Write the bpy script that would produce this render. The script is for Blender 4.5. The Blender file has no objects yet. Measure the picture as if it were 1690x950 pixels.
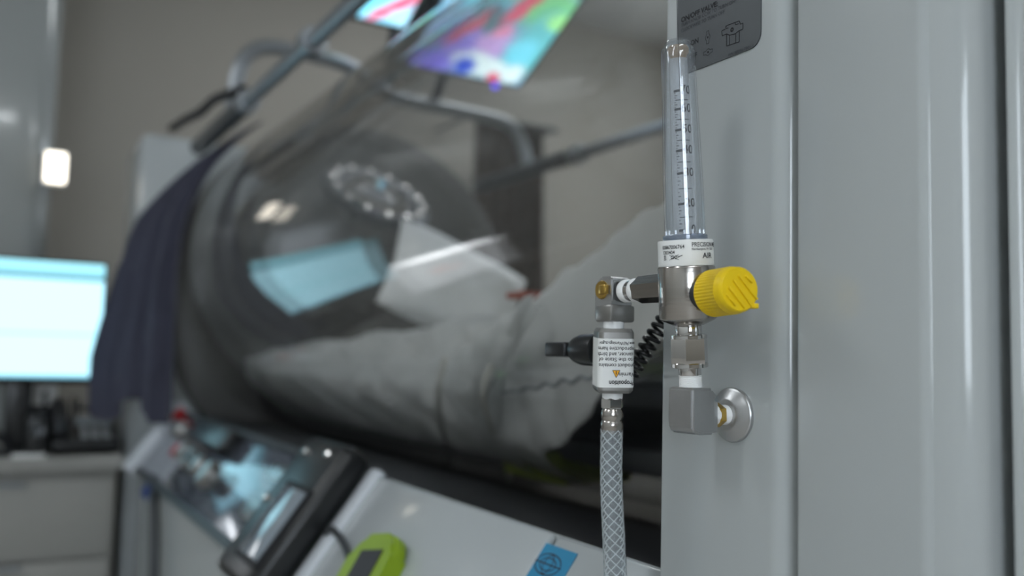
import bpy, bmesh, math, random
from mathutils import Vector as V, Matrix
random.seed(4)
C = bpy.context.scene.collection
PI = math.pi
sc = bpy.context.scene
H = 1.0                       # eye height; every coordinate below is relative to the eye, H lifts it off the floor

# ---------------------------------------------------------------- camera
F = 1480.0
YAW, PITCH, ROLL = math.radians(30.3), math.radians(4.6), math.radians(1.5)
fw = V((math.sin(YAW)*math.cos(PITCH), math.cos(YAW)*math.cos(PITCH), math.sin(PITCH)))
r0 = V((math.cos(YAW), -math.sin(YAW), 0)); u0 = r0.cross(fw)
cr = math.cos(ROLL)*r0 + math.sin(ROLL)*u0
cu = -math.sin(ROLL)*r0 + math.cos(ROLL)*u0
cam = bpy.data.objects.new('camera', bpy.data.cameras.new('camera')); C.objects.link(cam)
M = Matrix((cr, cu, -fw)).transposed().to_4x4(); M.translation = V((0, 0, H))
cam.matrix_world = M
cam.data.sensor_width = 36; cam.data.lens = 36*F/1690; cam.data.clip_start = .02
cam.data.dof.use_dof = True; cam.data.dof.focus_distance = .62; cam.data.dof.aperture_fstop = 3.1
sc.camera = cam
def ray(px, py): return fw + cr*((px-845)/F) - cu*((py-475)/F)
def W(px, py, d): return ray(px, py)*d                    # point seen at a pixel at forward distance d
def WX(px, py, x): d = ray(px, py); return d*(x/d.x)
def WY(px, py, y): d = ray(px, py); return d*(y/d.y)

# ---------------------------------------------------------------- world, light, exposure
sc.view_settings.view_transform = 'Standard'; sc.view_settings.look = 'None'
sc.view_settings.gamma = 1; sc.view_settings.use_curve_mapping = False
sc.view_settings.exposure = 0.17
wd = bpy.data.worlds.new('daylight'); sc.world = wd; wd.use_nodes = True
wd.node_tree.nodes['Background'].inputs[0].default_value = (.80, .90, 1, 1)
wd.node_tree.nodes['Background'].inputs[1].default_value = 8.0
TUBE_W = 16.5        # strength of the fluorescent troffers
MON_W = 1.75         # strength of the computer monitor
TV_W = 1.65
sc.cycles.max_bounces = 14; sc.cycles.transparent_max_bounces = 40
sc.cycles.diffuse_bounces = 5; sc.cycles.glossy_bounces = 6; sc.cycles.transmission_bounces = 8

# ---------------------------------------------------------------- materials
def nodes(name):
    m = bpy.data.materials.new(name); m.use_nodes = True
    nt = m.node_tree; return m, nt, nt.nodes, nt.links, nt.nodes['Principled BSDF']
def mat(name, col, rough=.5, metal=0, var=.06, scale=30, bump=0, coat=0, stretch=(1, 1, 1), trans=0, ior=1.45, bscale=None, rvar=0, sheen=0):
    m, nt, N, L, p = nodes(name)
    tc = N.new('ShaderNodeTexCoord'); mp = N.new('ShaderNodeMapping'); mp.inputs['Scale'].default_value = stretch
    L.new(tc.outputs['Object'], mp.inputs[0])
    no = N.new('ShaderNodeTexNoise'); no.inputs['Scale'].default_value = scale; no.inputs['Detail'].default_value = 4
    L.new(mp.outputs[0], no.inputs['Vector'])
    mx = N.new('ShaderNodeMix'); mx.data_type = 'RGBA'
    a = [max(0, c*(1-var)) for c in col]; b = [min(1, c*(1+var)) for c in col]
    mx.inputs[6].default_value = (*a, 1); mx.inputs[7].default_value = (*b, 1)
    L.new(no.outputs['Fac'], mx.inputs[0]); L.new(mx.outputs[2], p.inputs['Base Color'])
    p.inputs['Roughness'].default_value = rough; p.inputs['Metallic'].default_value = metal
    p.inputs['Coat Weight'].default_value = coat; p.inputs['Coat Roughness'].default_value = .04
    p.inputs['Transmission Weight'].default_value = trans; p.inputs['IOR'].default_value = ior
    if sheen: p.inputs['Sheen Weight'].default_value = sheen
    if rvar:
        mr = N.new('ShaderNodeMapRange'); mr.inputs[3].default_value = max(.01, rough-rvar); mr.inputs[4].default_value = rough+rvar
        L.new(no.outputs['Fac'], mr.inputs[0]); L.new(mr.outputs[0], p.inputs['Roughness'])
    if bump:
        nb = no
        if bscale:
            nb = N.new('ShaderNodeTexNoise'); nb.inputs['Scale'].default_value = bscale; nb.inputs['Detail'].default_value = 5
            L.new(mp.outputs[0], nb.inputs['Vector'])
        bp = N.new('ShaderNodeBump'); bp.inputs['Strength'].default_value = bump; bp.inputs['Distance'].default_value = .004
        L.new(nb.outputs['Fac'], bp.inputs['Height']); L.new(bp.outputs[0], p.inputs['Normal'])
    return m
def emit(name, col, s):
    m, nt, N, L, p = nodes(name); N.remove(p)
    e = N.new('ShaderNodeEmission'); e.inputs[0].default_value = (*col, 1); e.inputs[1].default_value = s
    L.new(e.outputs[0], N['Material Output'].inputs[0]); return m
def clear(name, tint=(.96, .97, .97), rough=.02, f0=.04, haze=0, hcol=(.8, .82, .84)):
    """clear plastic sheet: straight transmission plus a Fresnel mirror at every surface, and a little haze"""
    m, nt, N, L, p = nodes(name); N.remove(p)
    lw = N.new('ShaderNodeLayerWeight'); lw.inputs['Blend'].default_value = .5
    pw = N.new('ShaderNodeMath'); pw.operation = 'POWER'; pw.inputs[1].default_value = 5
    L.new(lw.outputs['Facing'], pw.inputs[0])
    ma = N.new('ShaderNodeMath'); ma.operation = 'MULTIPLY_ADD'; ma.inputs[1].default_value = 1-f0; ma.inputs[2].default_value = f0
    L.new(pw.outputs[0], ma.inputs[0])
    t = N.new('ShaderNodeBsdfTransparent'); t.inputs[0].default_value = (*tint, 1)
    g = N.new('ShaderNodeBsdfGlossy'); g.inputs['Roughness'].default_value = rough
    base = t.outputs[0]
    if haze:
        no = N.new('ShaderNodeTexNoise'); no.inputs['Scale'].default_value = 40
        tr = N.new('ShaderNodeBsdfTranslucent'); tr.inputs[0].default_value = (*hcol, 1)
        df = N.new('ShaderNodeBsdfDiffuse'); df.inputs[0].default_value = (*hcol, 1)
        ad = N.new('ShaderNodeMixShader'); ad.inputs[0].default_value = .5
        L.new(df.outputs[0], ad.inputs[1]); L.new(tr.outputs[0], ad.inputs[2])
        mr = N.new('ShaderNodeMapRange'); mr.inputs[3].default_value = haze*.8; mr.inputs[4].default_value = haze*1.2
        L.new(no.outputs['Fac'], mr.inputs[0])
        mh = N.new('ShaderNodeMixShader'); L.new(mr.outputs[0], mh.inputs[0])
        L.new(base, mh.inputs[1]); L.new(ad.outputs[0], mh.inputs[2]); base = mh.outputs[0]
    mx = N.new('ShaderNodeMixShader'); L.new(ma.outputs[0], mx.inputs[0]); L.new(base, mx.inputs[1]); L.new(g.outputs[0], mx.inputs[2])
    L.new(mx.outputs[0], N['Material Output'].inputs[0]); return m
def screen(name, base, blobs, strength, noise=0):
    """a lit screen: soft colour patches in UV space; blob = (u, v, ru, rv, angle, colour)"""
    m, nt, N, L, p = nodes(name); N.remove(p)
    uv = N.new('ShaderNodeTexCoord')
    vec = uv.outputs['UV']
    if noise:
        no = N.new('ShaderNodeTexNoise'); no.inputs['Scale'].default_value = 7; L.new(vec, no.inputs['Vector'])
        vm = N.new('ShaderNodeVectorMath'); vm.operation = 'MULTIPLY_ADD'; vm.inputs[1].default_value = (noise,)*3
        L.new(no.outputs['Color'], vm.inputs[0]); L.new(vec, vm.inputs[2]); vec = vm.outputs[0]
    rgb = N.new('ShaderNodeRGB'); rgb.outputs[0].default_value = (*base, 1); cur = rgb.outputs[0]
    for (u, v, ru, rv, ang, col) in blobs:
        sb = N.new('ShaderNodeVectorMath'); sb.operation = 'SUBTRACT'; sb.inputs[1].default_value = (u+noise*.5, v+noise*.5, noise*.5); L.new(vec, sb.inputs[0])
        rt = N.new('ShaderNodeVectorRotate'); rt.rotation_type = 'Z_AXIS'; rt.inputs['Angle'].default_value = -math.radians(ang); L.new(sb.outputs[0], rt.inputs['Vector'])
        dv = N.new('ShaderNodeVectorMath'); dv.operation = 'DIVIDE'; dv.inputs[1].default_value = (ru, rv, 1); L.new(rt.outputs[0], dv.inputs[0])
        ln = N.new('ShaderNodeVectorMath'); ln.operation = 'LENGTH'; L.new(dv.outputs[0], ln.inputs[0])
        mr = N.new('ShaderNodeMapRange'); mr.inputs[1].default_value = 1.15; mr.inputs[2].default_value = .6; L.new(ln.outputs['Value'], mr.inputs[0])
        mx = N.new('ShaderNodeMix'); mx.data_type = 'RGBA'; L.new(mr.outputs[0], mx.inputs[0]); L.new(cur, mx.inputs[6]); mx.inputs[7].default_value = (*col, 1)
        cur = mx.outputs[2]
    e = N.new('ShaderNodeEmission'); L.new(cur, e.inputs[0]); e.inputs[1].default_value = strength
    L.new(e.outputs[0], N['Material Output'].inputs[0]); return m

white_enamel = mat('white_enamel', (.405, .432, .435), .15, 0, .02, 3, .015, .4, bscale=9)
white_base = mat('white_base', (.43, .46, .47), .22, 0, .03, 6, 0, .35)
dark_gasket = mat('dark_gasket', (.03, .032, .035), .6)
plate_grey = mat('plate_grey', (.075, .083, .09), .42, .3, .05, 60)
ink = mat('ink', (.010, .011, .016), .6)
ink_soft = mat('ink_soft', (.03, .033, .042), .6)
acrylic = clear('acrylic', (.988, .988, .984), .015, .04, .008, (.6, .62, .62))
polyc = clear('polycarbonate', (.955, .965, .98), .03, .07, .035, (.75, .8, .86))
inner_glass = clear('inner_glass', (.95, .96, .97), .03, .06, .36, (.93, .95, .97))
hose_clear = clear('hose_clear', (.90, .92, .93), .12, .04, .20, (.75, .78, .8))
steel_rod = mat('steel_rod', (.30, .32, .34), .35, .8, .08, 40)
steel_dark = mat('steel_dark', (.07, .075, .08), .4, .6, .08, 40)
nickel = mat('nickel', (.44, .415, .39), .2, 1, .05, 40, .05, stretch=(1, 1, 12), rvar=.05)
chrome = mat('chrome', (.66, .65, .64), .07, 1, .03, 40)
anodized = mat('anodized', (.46, .465, .47), .34, .88, .06, 120, .04)
grey_alloy = mat('grey_alloy', (.31, .305, .295), .33, .85, .08, 60, .05)
brass = mat('brass', (.58, .38, .10), .28, 1, .1, 60)
ptfe = mat('ptfe_tape', (.86, .87, .87), .55, 0, .04, 200, .15, stretch=(1, 1, 8))
label_white = mat('label_white', (.76, .77, .76), .45, 0, .02, 60)
yellow = mat('yellow_plastic', (.82, .57, .005), .42, 0, .04, 80, .04)
black_plastic = mat('black_plastic', (.010, .011, .012), .32, 0, .1, 60)
black_matte = mat('black_matte', (.013, .014, .017), .55, 0, .2, 30)
tan_plug = mat('tan_plug', (.34, .26, .18), .5)
amber = mat('amber', (.86, .42, .02), .5)
braid = mat('braid_thread', (.85, .86, .86), .5)
linen = mat('linen', (.84, .85, .84), .85, 0, .05, 25, .25, bscale=60)
linen_grey = mat('linen_grey', (.42, .44, .44), .85, 0, .06, 25, .25, bscale=60)
mattress_m = mat('mattress_vinyl', (.50, .52, .52), .5, 0, .05, 20)
blue_cloth = mat('blue_cloth', (.078, .080, .120), .9, 0, .18, 18, .4, bscale=90, sheen=.2)
wall_paint = mat('wall_paint', (.345, .322, .285), .8, 0, .05, 1.5, .03, bscale=120)
ceil_paint = mat('ceiling_tile', (.55, .55, .53), .9, 0, .06, 40)
floor_m = mat('vinyl_floor', (.46, .44, .41), .4, 0, .12, 8)
grey_wood = mat('grey_laminate', (.31, .305, .285), .55, 0, .04, 14, stretch=(1, 1, 6))
console_steel = mat('console_steel', (.115, .135, .17), .14, .35, .12, 10, 0, .8)
console_edge = mat('console_edge', (.54, .57, .61), .3, 0, .03, 10)
cover_clear = clear('clear_cover', (.93, .95, .97), .03, .08, .03)
glass_grey = mat('grey_display', (.23, .27, .31), .12, 0, .08, 12, 0, .8)
lime = mat('lime_plastic', (.24, .36, .010), .4, 0, .06, 20)
red_plastic = mat('red_plastic', (.30, .012, .016), .35)
sticker_blue = mat('sticker_blue', (.02, .23, .42), .45, 0, .06, 40)
curtain_m = mat('brown_curtain', (.085, .062, .048), .9, 0, .2, 12, .3, bscale=60)
tube_white = mat('white_tubing', (.66, .65, .60), .4)
olive = mat('olive_pad', (.24, .29, .03), .7, 0, .2, 20)
paper = mat('paper', (.70, .71, .70), .8)
skin_door = mat('dark_bulkhead', (.10, .098, .094), .36, .2, .12, 4)
lamp_emit = emit('troffer_diffuser', (.92, .97, 1), TUBE_W)
green_led = emit('green_led', (.1, 1, .12), 4)

# ---------------------------------------------------------------- mesh helpers
def frame_of(z, ref=V((0, 0, 1))):
    z = z.normalized()
    x = ref.cross(z)
    if x.length < 1e-4: x = V((1, 0, 0)).cross(z)
    x.normalize(); return x, z.cross(x), z
class B:
    def __init__(s): s.b = bmesh.new(); s.uv = None
    def face(s, vs):
        try: return s.b.faces.new(vs)
        except ValueError: return None
    def box(s, lo, hi, bev=0, seg=2, fr=None):
        """box between two corners, in a frame (origin, ex, ey, ez) if given"""
        o, ex, ey, ez = fr or (V((0, 0, 0)), V((1, 0, 0)), V((0, 1, 0)), V((0, 0, 1)))
        vs = [s.b.verts.new(o + ex*x + ey*y + ez*z) for z in (lo[2], hi[2]) for y in (lo[1], hi[1]) for x in (lo[0], hi[0])]
        fs = [s.face([vs[i] for i in q]) for q in ((0, 2, 3, 1), (4, 5, 7, 6), (0, 1, 5, 4), (2, 6, 7, 3), (0, 4, 6, 2), (1, 3, 7, 5))]
        if bev: bmesh.ops.bevel(s.b, geom=list({e for f in fs for e in f.edges}), offset=bev, segments=seg, profile=.5, affect='EDGES')
        return s
    def lathe(s, prof, o, z, seg=32, ref=V((0, 0, 1)), a0=0, ex=None, close=True):
        """prof: (radius, height along z) pairs"""
        x, y, z = frame_of(z, ref) if ex is None else (ex, z.normalized().cross(ex), z.normalized())
        rings = []
        for r, h in prof:
            if r < 1e-7: rings.append([s.b.verts.new(o + z*h)])
            else: rings.append([s.b.verts.new(o + z*h + (x*math.cos(a0+2*PI*i/seg) + y*math.sin(a0+2*PI*i/seg))*r) for i in range(seg)])
        for a, b in zip(rings, rings[1:]):
            if len(a) == 1 and len(b) == 1: continue
            for i in range(seg):
                j = (i+1) % seg
                if len(a) == 1: s.face([a[0], b[j], b[i]])
                elif len(b) == 1: s.face([a[i], a[j], b[0]])
                else: s.face([a[i], a[j], b[j], b[i]])
        if close:
            if len(rings[0]) > 2: s.face(rings[0][::-1])
            if len(rings[-1]) > 2: s.face(rings[-1])
        return s
    def cyl(s, p0, p1, r, r1=None, seg=24, bev=0, a0=0, ref=V((0, 0, 1))):
        d = p1-p0; h = d.length; r1 = r if r1 is None else r1
        pr = [(r, 0), (r1, h)] if not bev else [(r-bev, 0), (r, bev), (r1, h-bev), (r1-bev, h)]
        return s.lathe(pr, p0, d, seg, ref, a0)
    def tube(s, path, r, seg=10, closed=False, cap=True):
        n = len(path); rr = r if isinstance(r, (list, tuple)) else [r]*n
        x = None; rings = []
        for i, p in enumerate(path):
            if closed: t = path[(i+1) % n]-path[i-1]
            else: t = path[min(i+1, n-1)]-path[max(i-1, 0)]
            t.normalize()
            if x is None: x, y, _ = frame_of(t, V((.3, .2, 1)))
            else:
                x = x - t*x.dot(t); x.normalize(); y = t.cross(x)
            rings.append([s.b.verts.new(p + (x*math.cos(2*PI*k/seg)+y*math.sin(2*PI*k/seg))*rr[i]) for k in range(seg)])
        for i in range(n if closed else n-1):
            a, b = rings[i], rings[(i+1) % n]
            for k in range(seg): s.face([a[k], a[(k+1) % seg], b[(k+1) % seg], b[k]])
        if cap and not closed: s.face(rings[0][::-1]); s.face(rings[-1])
        return s
    def prism(s, poly, ext):
        a = [s.b.verts.new(p) for p in poly]; b = [s.b.verts.new(p+ext) for p in poly]; n = len(poly)
        s.face(a[::-1]); s.face(b)
        for i in range(n): s.face([a[i], a[(i+1) % n], b[(i+1) % n], b[i]])
        return s
    def grid(s, rows, thick=0, nrm=None):
        g = [[s.b.verts.new(p) for p in r] for r in rows]
        uv = s.b.loops.layers.uv.verify(); nr, nc = len(g), len(g[0])
        for i in range(nr-1):
            for j in range(nc-1):
                f = s.face([g[i][j], g[i][j+1], g[i+1][j+1], g[i+1][j]])
                if f:
                    for l, (a, b_) in zip(f.loops, ((i, j), (i, j+1), (i+1, j+1), (i+1, j))): l[uv].uv = (b_/(nc-1), a/(nr-1))
        if thick: bmesh.ops.solidify(s.b, geom=s.b.faces[:], thickness=thick)
        return s
    def build(s, name, m, parent=None, ang=38, fix=True):
        if fix: bmesh.ops.recalc_face_normals(s.b, faces=s.b.faces[:])
        base = parent_base(parent)
        off = V((0, 0, H))-base
        for v in s.b.verts: v.co += off
        ca = math.radians(ang)
        for f in s.b.faces: f.smooth = True
        for e in s.b.edges:
            if len(e.link_faces) == 2 and e.calc_face_angle(0) > ca: e.smooth = False
        me = bpy.data.meshes.new(name); s.b.to_mesh(me); s.b.free(); me.materials.append(m)
        o = bpy.data.objects.new(name, me); C.objects.link(o)
        if parent: o.parent = parent
        return o
def parent_base(p):
    v = V((0, 0, 0))
    while p: v += p.location; p = p.parent
    return v
def tag(o, label, cat, group=None, kind=None):
    if label: o['label'] = label
    if cat: o['category'] = cat
    if group: o['group'] = group
    if kind: o['kind'] = kind
    return o
def thing(name, label, cat, loc, group=None):
    o = bpy.data.objects.new(name, None); C.objects.link(o); o.location = V(loc)+V((0, 0, H)); o.empty_display_size = .05
    return tag(o, label, cat, group)
def text_mesh(txt, size, align='CENTER', bold=0, squeeze=1):
    cu_ = bpy.data.curves.new('t', 'FONT'); cu_.body = txt; cu_.size = size; cu_.align_x = align; cu_.align_y = 'CENTER'; cu_.offset = bold
    cu_.resolution_u = 3
    o = bpy.data.objects.new('t', cu_); C.objects.link(o); bpy.context.view_layer.update()
    dg = bpy.context.evaluated_depsgraph_get()
    me = bpy.data.meshes.new_from_object(o.evaluated_get(dg))
    data = ([(v.co.x*squeeze, v.co.y) for v in me.vertices], [tuple(p.vertices) for p in me.polygons])
    bpy.data.objects.remove(o); bpy.data.curves.remove(cu_); bpy.data.meshes.remove(me); return data
def lay(b, data, fn):
    vs = [b.b.verts.new(fn(x, y)) for x, y in data[0]]
    for p in data[1]: b.face([vs[i] for i in p])
def stroke(b, pts, w, fn, closed=False):
    """a printed line in the plane of fn"""
    n = len(pts)
    for i in range(n if closed else n-1):
        (x0, y0), (x1, y1) = pts[i], pts[(i+1) % n]; l = math.hypot(x1-x0, y1-y0) or 1; nx, ny = -(y1-y0)/l*w/2, (x1-x0)/l*w/2
        k = 8 if n == 2 else 1
        for m_ in range(k):
            xa, ya, xb, yb = x0+(x1-x0)*m_/k, y0+(y1-y0)*m_/k, x0+(x1-x0)*(m_+1)/k, y0+(y1-y0)*(m_+1)/k
            b.face([b.b.verts.new(fn(*q)) for q in ((xa+nx, ya+ny), (xa-nx, ya-ny), (xb-nx, yb-ny), (xb+nx, yb+ny))])
def wob(x, y, s=1.0, seed=0):
    return (math.sin(x*7.1*s+seed)+math.sin(y*9.3*s+1.7*seed+x*3)+.6*math.sin(x*17*s-y*13*s+seed*2.3)+.4*math.sin(y*29*s+x*11*s+seed))/3

# ================================================================ the room
FL = -H; CE = 1.75
XL, XR, YF, YB = -2.7, 3.3, -2.6, 3.75
def slab(name, lo, hi, m, label): return tag(B().box(lo, hi).build(name, m), label, None, None, 'structure')
slab('floor', (XL, YF, FL-.05), (XR, YB, FL), floor_m, 'grey-brown vinyl floor under the chamber')
slab('ceiling', (XL, YF, CE), (XR, YB, CE+.05), ceil_paint, 'pale ceiling of the treatment room')
slab('wall_back', (XL, YB, FL), (XR, YB+.08, CE), wall_paint, 'warm grey-beige painted wall behind the chamber')
wr = B()  # wall with an opening cut for the added window
for lo, hi in (((XR, YF, FL), (XR+.08, 2.1, CE)), ((XR, 3.0, FL), (XR+.08, YB, CE)), ((XR, 2.1, FL), (XR+.08, 3.0, .65)), ((XR, 2.1, 1.35), (XR+.08, 3.0, CE))): wr.box(lo, hi)
tag(wr.build('wall_right', wall_paint), 'beige painted wall beyond the chamber', None, None, 'structure')
wn = B()  # window added out of view as an extra daylight source
for lo, hi in (((XR+.02, 2.1, .65), (XR+.06, 3.0, .69)), ((XR+.02, 2.1, 1.31), (XR+.06, 3.0, 1.35)), ((XR+.02, 2.1, .69), (XR+.06, 2.14, 1.31)), ((XR+.02, 2.96, .69), (XR+.06, 3.0, 1.31))): wn.box(lo, hi)
tag(wn.build('added_window_2', label_white), 'small white framed window added beyond the chamber for light', None, None, 'structure')
slab('wall_left', (XL-.08, YF, FL), (XL, YB, CE), ceil_paint, 'beige painted wall on the left')
wf = B()
for lo, hi in (((XL, YF-.08, FL), (-1.9, YF, CE)), ((-1.9, YF-.08, FL), (-.5, YF, -.1)), ((-1.9, YF-.08, 1.2), (-.5, YF, CE)), ((-.5, YF-.08, FL), (XR, YF, CE))): wf.box(lo, hi)
tag(wf.build('wall_front', wall_paint), 'beige wall with an added window behind the viewer', None, None, 'structure')
wn = B()  # unseen window behind the viewer, added to light the room
for lo, hi in (((-1.9, YF-.06, -.1), (-.5, YF-.02, -.05)), ((-1.9, YF-.06, 1.15), (-.5, YF-.02, 1.2)), ((-1.9, YF-.06, -.05), (-1.85, YF-.02, 1.15)), ((-.55, YF-.06, -.05), (-.5, YF-.02, 1.15)), ((-1.22, YF-.06, -.05), (-1.18, YF-.02, 1.15))): wn.box(lo, hi)
tag(wn.build('added_window_1', label_white), 'white framed window added behind the viewer for light', None, None, 'structure')
tag(B().box((XL, YB-.015, FL), (XR, YB, FL+.1)).build('baseboard_back', dark_gasket), 'dark baseboard along the back wall', None, None, 'structure')
# fluorescent troffers (out of the frame, they light the room)
for x, y, lb_ in ((-1.6, 2.3, 'fluorescent troffer in the ceiling left of the dresser'), (1.7, 2.4, 'fluorescent troffer in the ceiling over the far end of the chamber'), (-1.6, .2, 'fluorescent troffer in the ceiling along the left wall'), (-.2, -1.5, 'fluorescent troffer in the ceiling near the added front window'), (1.9, -1.4, 'fluorescent troffer in the ceiling by the front right corner')):
    t = thing('ceiling_light', lb_, 'light', (x, y, CE), 'ceiling troffers')
    B().box((x-.62, y-.17, CE-.025), (x+.62, y+.17, CE)).build('frame', label_white, t)
    B().box((x-.58, y-.13, CE-.03), (x+.58, y+.13, CE-.024)).build('diffuser', lamp_emit, t)

# ================================================================ the chamber
XP = .445                                     # side face of the chamber's near housing
CX_, CZ_, RT = .927, .231, .470               # axis and outer radius of the acrylic tube
ch = thing('hyperbaric_chamber', 'long clear acrylic hyperbaric chamber with white glossy end housing and grey tie rods', 'chamber', (CX_, 1.5, FL))
def arc(cx, cy, r, a0, a1, n=8, ry=None): return [(cx+r*math.cos(math.radians(a0+(a1-a0)*i/n)), cy+(ry or r)*math.sin(math.radians(a0+(a1-a0)*i/n))) for i in range(n+1)]
def xyprism(pts, z0, z1): return B().prism([V((x, y, z0)) for x, y in pts], V((0, 0, z1-z0)))
ZT, ZB = .82, -.93
side = xyprism([(1.405, .533)] + arc(XP+.003, .530, .003, 90, 180, 3) + arc(XP+.018, .4240, .018, 180, 265, 12, .0170) + [(1.405, .4072)], ZB, ZT).build('side_panel', white_enamel, ch, 25)
side['label'] = 'glossy white side panel carrying the flowmeter'
B().box((XP+.016, .396, ZB+.01), (1.40, .412, ZT-.01)).build('gasket', dark_gasket, ch)
xyprism([(1.405, .4020)] + arc(XP+.0035, .3985, .0035, 90, 180, 4) + arc(XP+.0095, .3155, .0095, 180, 228, 8) + arc(XP+.0225, .3055, .0185, 205, 270, 8) + [(1.405, .287)], ZB, ZT).build('door_frame', white_enamel, ch, 25)
xyprism([(1.30, .289)] + arc(XP+.033, .278, .007, 180, 262, 6) + [(1.30, .270)], ZB+.1, ZT-.05).build('end_door', white_enamel, ch, 25)
# instruction plate on the side panel : frame u = towards the viewer (-Y), v = up
def pl(u, v, e=.0012): return V((XP-e, .519-u, .2205+v))
w_, h_ = .0865, .22
pp = [(0, h_), (0, 0)] + [(w_-.010+.010*math.cos(math.radians(a)), .010+.010*math.sin(math.radians(a))) for a in range(-90, 1, 15)] + [(w_, h_)]
pz0 = (WX(1150, 115, XP).z+WX(1235, 84, XP).z)/2
def pl(u, v, e=.0012): return V((XP-e, .5185-u, pz0+v))
b = B(); b.prism([pl(u, v, 0) for u, v in pp], V((-.0010, 0, 0)))
plate = b.build('instruction_plate', plate_grey, side); plate['label'] = 'grey instruction plate for the on/off valve'
def to_pl(px, py):
    p = WX(px, py, XP-.0012); return (.5185-p.y, p.z-pz0)
b = B(); b2 = B()
u, v = to_pl(1124, 34); lay(b, text_mesh('ON/OFF VALVE:', .0057, 'LEFT', .00016), lambda x, y: pl(u+x, v+y))
u2, v2 = to_pl(1124, 42.5); lay(b2, text_mesh('TURN KNOB CCW TO TURN ON', .0038, 'LEFT'), lambda x, y: pl(u2+x, v2+y))
u3, v3 = to_pl(1124, 51.5); lay(b2, text_mesh('CLOCKWISE TO TURN OFF', .0038, 'LEFT'), lambda x, y: pl(u3+x, v3+y))
u4, v4 = to_pl(1141, 71.5); lay(b, text_mesh('ON', .0056, 'LEFT', .00013), lambda x, y: pl(u4+x-.001, v4+y))
u5, v5 = to_pl(1143, 93.5); lay(b, text_mesh('OFF', .0056, 'LEFT', .00013), lambda x, y: pl(u5+x-.005, v5+y))
u6, v6 = to_pl(1202, 91.5); lay(b2, text_mesh('P/N 88056-7801-1', .0033, 'LEFT'), lambda x, y: pl(u6+x, v6+y))
pix = lambda px, py: pl(*to_pl(px, py))
for poly, wd_ in (([(1197, 45), (1200, 42), (1220, 34.5), (1222, 40), (1226, 38), (1226, 48), (1219, 51), (1213, 56), (1204, 58), (1199, 56), (1192, 59), (1191, 51), (1197, 48)], 1.2),
                  ([(1199, 56.5), (1199, 76), (1220, 69), (1220, 50.5)], 1.2), ([(1204, 58), (1204, 74)], 1), ([(1214, 55), (1214, 71)], 1), ([(1198, 42), (1198, 47), (1202, 46)], 1), ([(1213, 37), (1214, 41), (1219, 39)], 1)):
    for i in range(len(poly)-1): 
        (x0, y0), (x1, y1) = poly[i], poly[i+1]; stroke(b, [to_pl(x0, y0), to_pl(x1, y1)], .0006*wd_, pl)
cxy = to_pl(1208, 49); stroke(b, [(cxy[0]+.0012*math.cos(a*PI/5), cxy[1]+.0012*math.sin(a*PI/5)) for a in range(10)], .0012, pl, True)
for (cx, cy, rot) in ((1168, 61.5, 90), (1168.5, 86, 0)):
    u0_, v0_ = to_pl(cx, cy); shp = [(.72*x_, .72*y_) for x_, y_ in [(-.0066, -.0016), (-.003, -.0018), (-.001, -.0034), (.0018, -.0030), (.003, -.0018), (.0066, -.0014), (.0066, .0016), (.003, .0018), (.001, .0034), (-.0018, .003), (-.003, .0018), (-.0066, .0018)]]
    ca, sa = math.cos(math.radians(rot)), math.sin(math.radians(rot))
    stroke(b, [(u0_+x*ca-y*sa, v0_+x*sa+y*ca) for x, y in shp], .0004, pl, True)
    stroke(b, [(u0_+.0006*math.cos(a), v0_+.0006*math.sin(a)) for a in (0, 1.6, 3.1, 4.7)], .0008, pl, True)
b.build('lettering', ink, side, fix=False); b2.build('small_lettering', ink_soft, side, fix=False)['kind'] = 'stuff'
# acrylic tube, thick wall
def ring_tube(y0, y1, r1, r2, seg=128):
    return B().lathe([(r1, 0), (r2, 0), (r2, y1-y0), (r1, y1-y0), (r1, 0)], V((CX_, y0, CZ_)), V((0, 1, 0)), seg, close=False)
t_ = ring_tube(.534, 2.598, RT-.028, RT).build('acrylic_tube', acrylic, ch, 30); t_['label'] = 'clear curved acrylic tube wall'
# tie rods, upper pair and lower pair
for x, z, r, ysl in ((.480, .569, .0155, 2.03), (1.374, .569, .016, 2.05), (.560, -.20, .014, 0), (1.374, -.20, .014, 0)):
    rod = B().cyl(V((x, .534, z)), V((x, 2.60, z)), r, seg=20).build('tie_rod', steel_rod, ch)
    if ysl:
        B().cyl(V((x, ysl, z)), V((x, 2.58, z)), r*1.45, seg=20, bev=.004).build('rod_sleeve', steel_dark, rod)
        for yy in ((1.55, 2.02) if x < 1 else (1.99,)): B().cyl(V((x, yy, z)), V((x, yy+.035, z)), r*1.7, seg=20, bev=.003).build('collar', steel_rod, rod)
# crossbars that carry the screens
cb = [V((.500, 2.28, .569)), V((.505, 2.28, .70)), V((.530, 2.28, .765)), V((.585, 2.28, .795)), V((.69, 2.28, .792)), V((.80, 2.28, .785)), V((.86, 2.28, .755)), V((.92, 2.28, .72)), V((1.0, 2.28, .714)), V((1.22, 2.28, .712)), V((1.30, 2.28, .705)), V((1.345, 2.28, .675)), V((1.366, 2.28, .62)), V((1.374, 2.28, .57))]
def smooth(path, it=2):
    for _ in range(it):
        q = [path[0]]
        for a, b_ in zip(path, path[1:]): q += [a.lerp(b_, .25), a.lerp(b_, .75)]
        path = q+[path[-1]]
    return path
B().tube(smooth(cb), .019, 12).build('bent_crossbar', steel_rod, ch)
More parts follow.
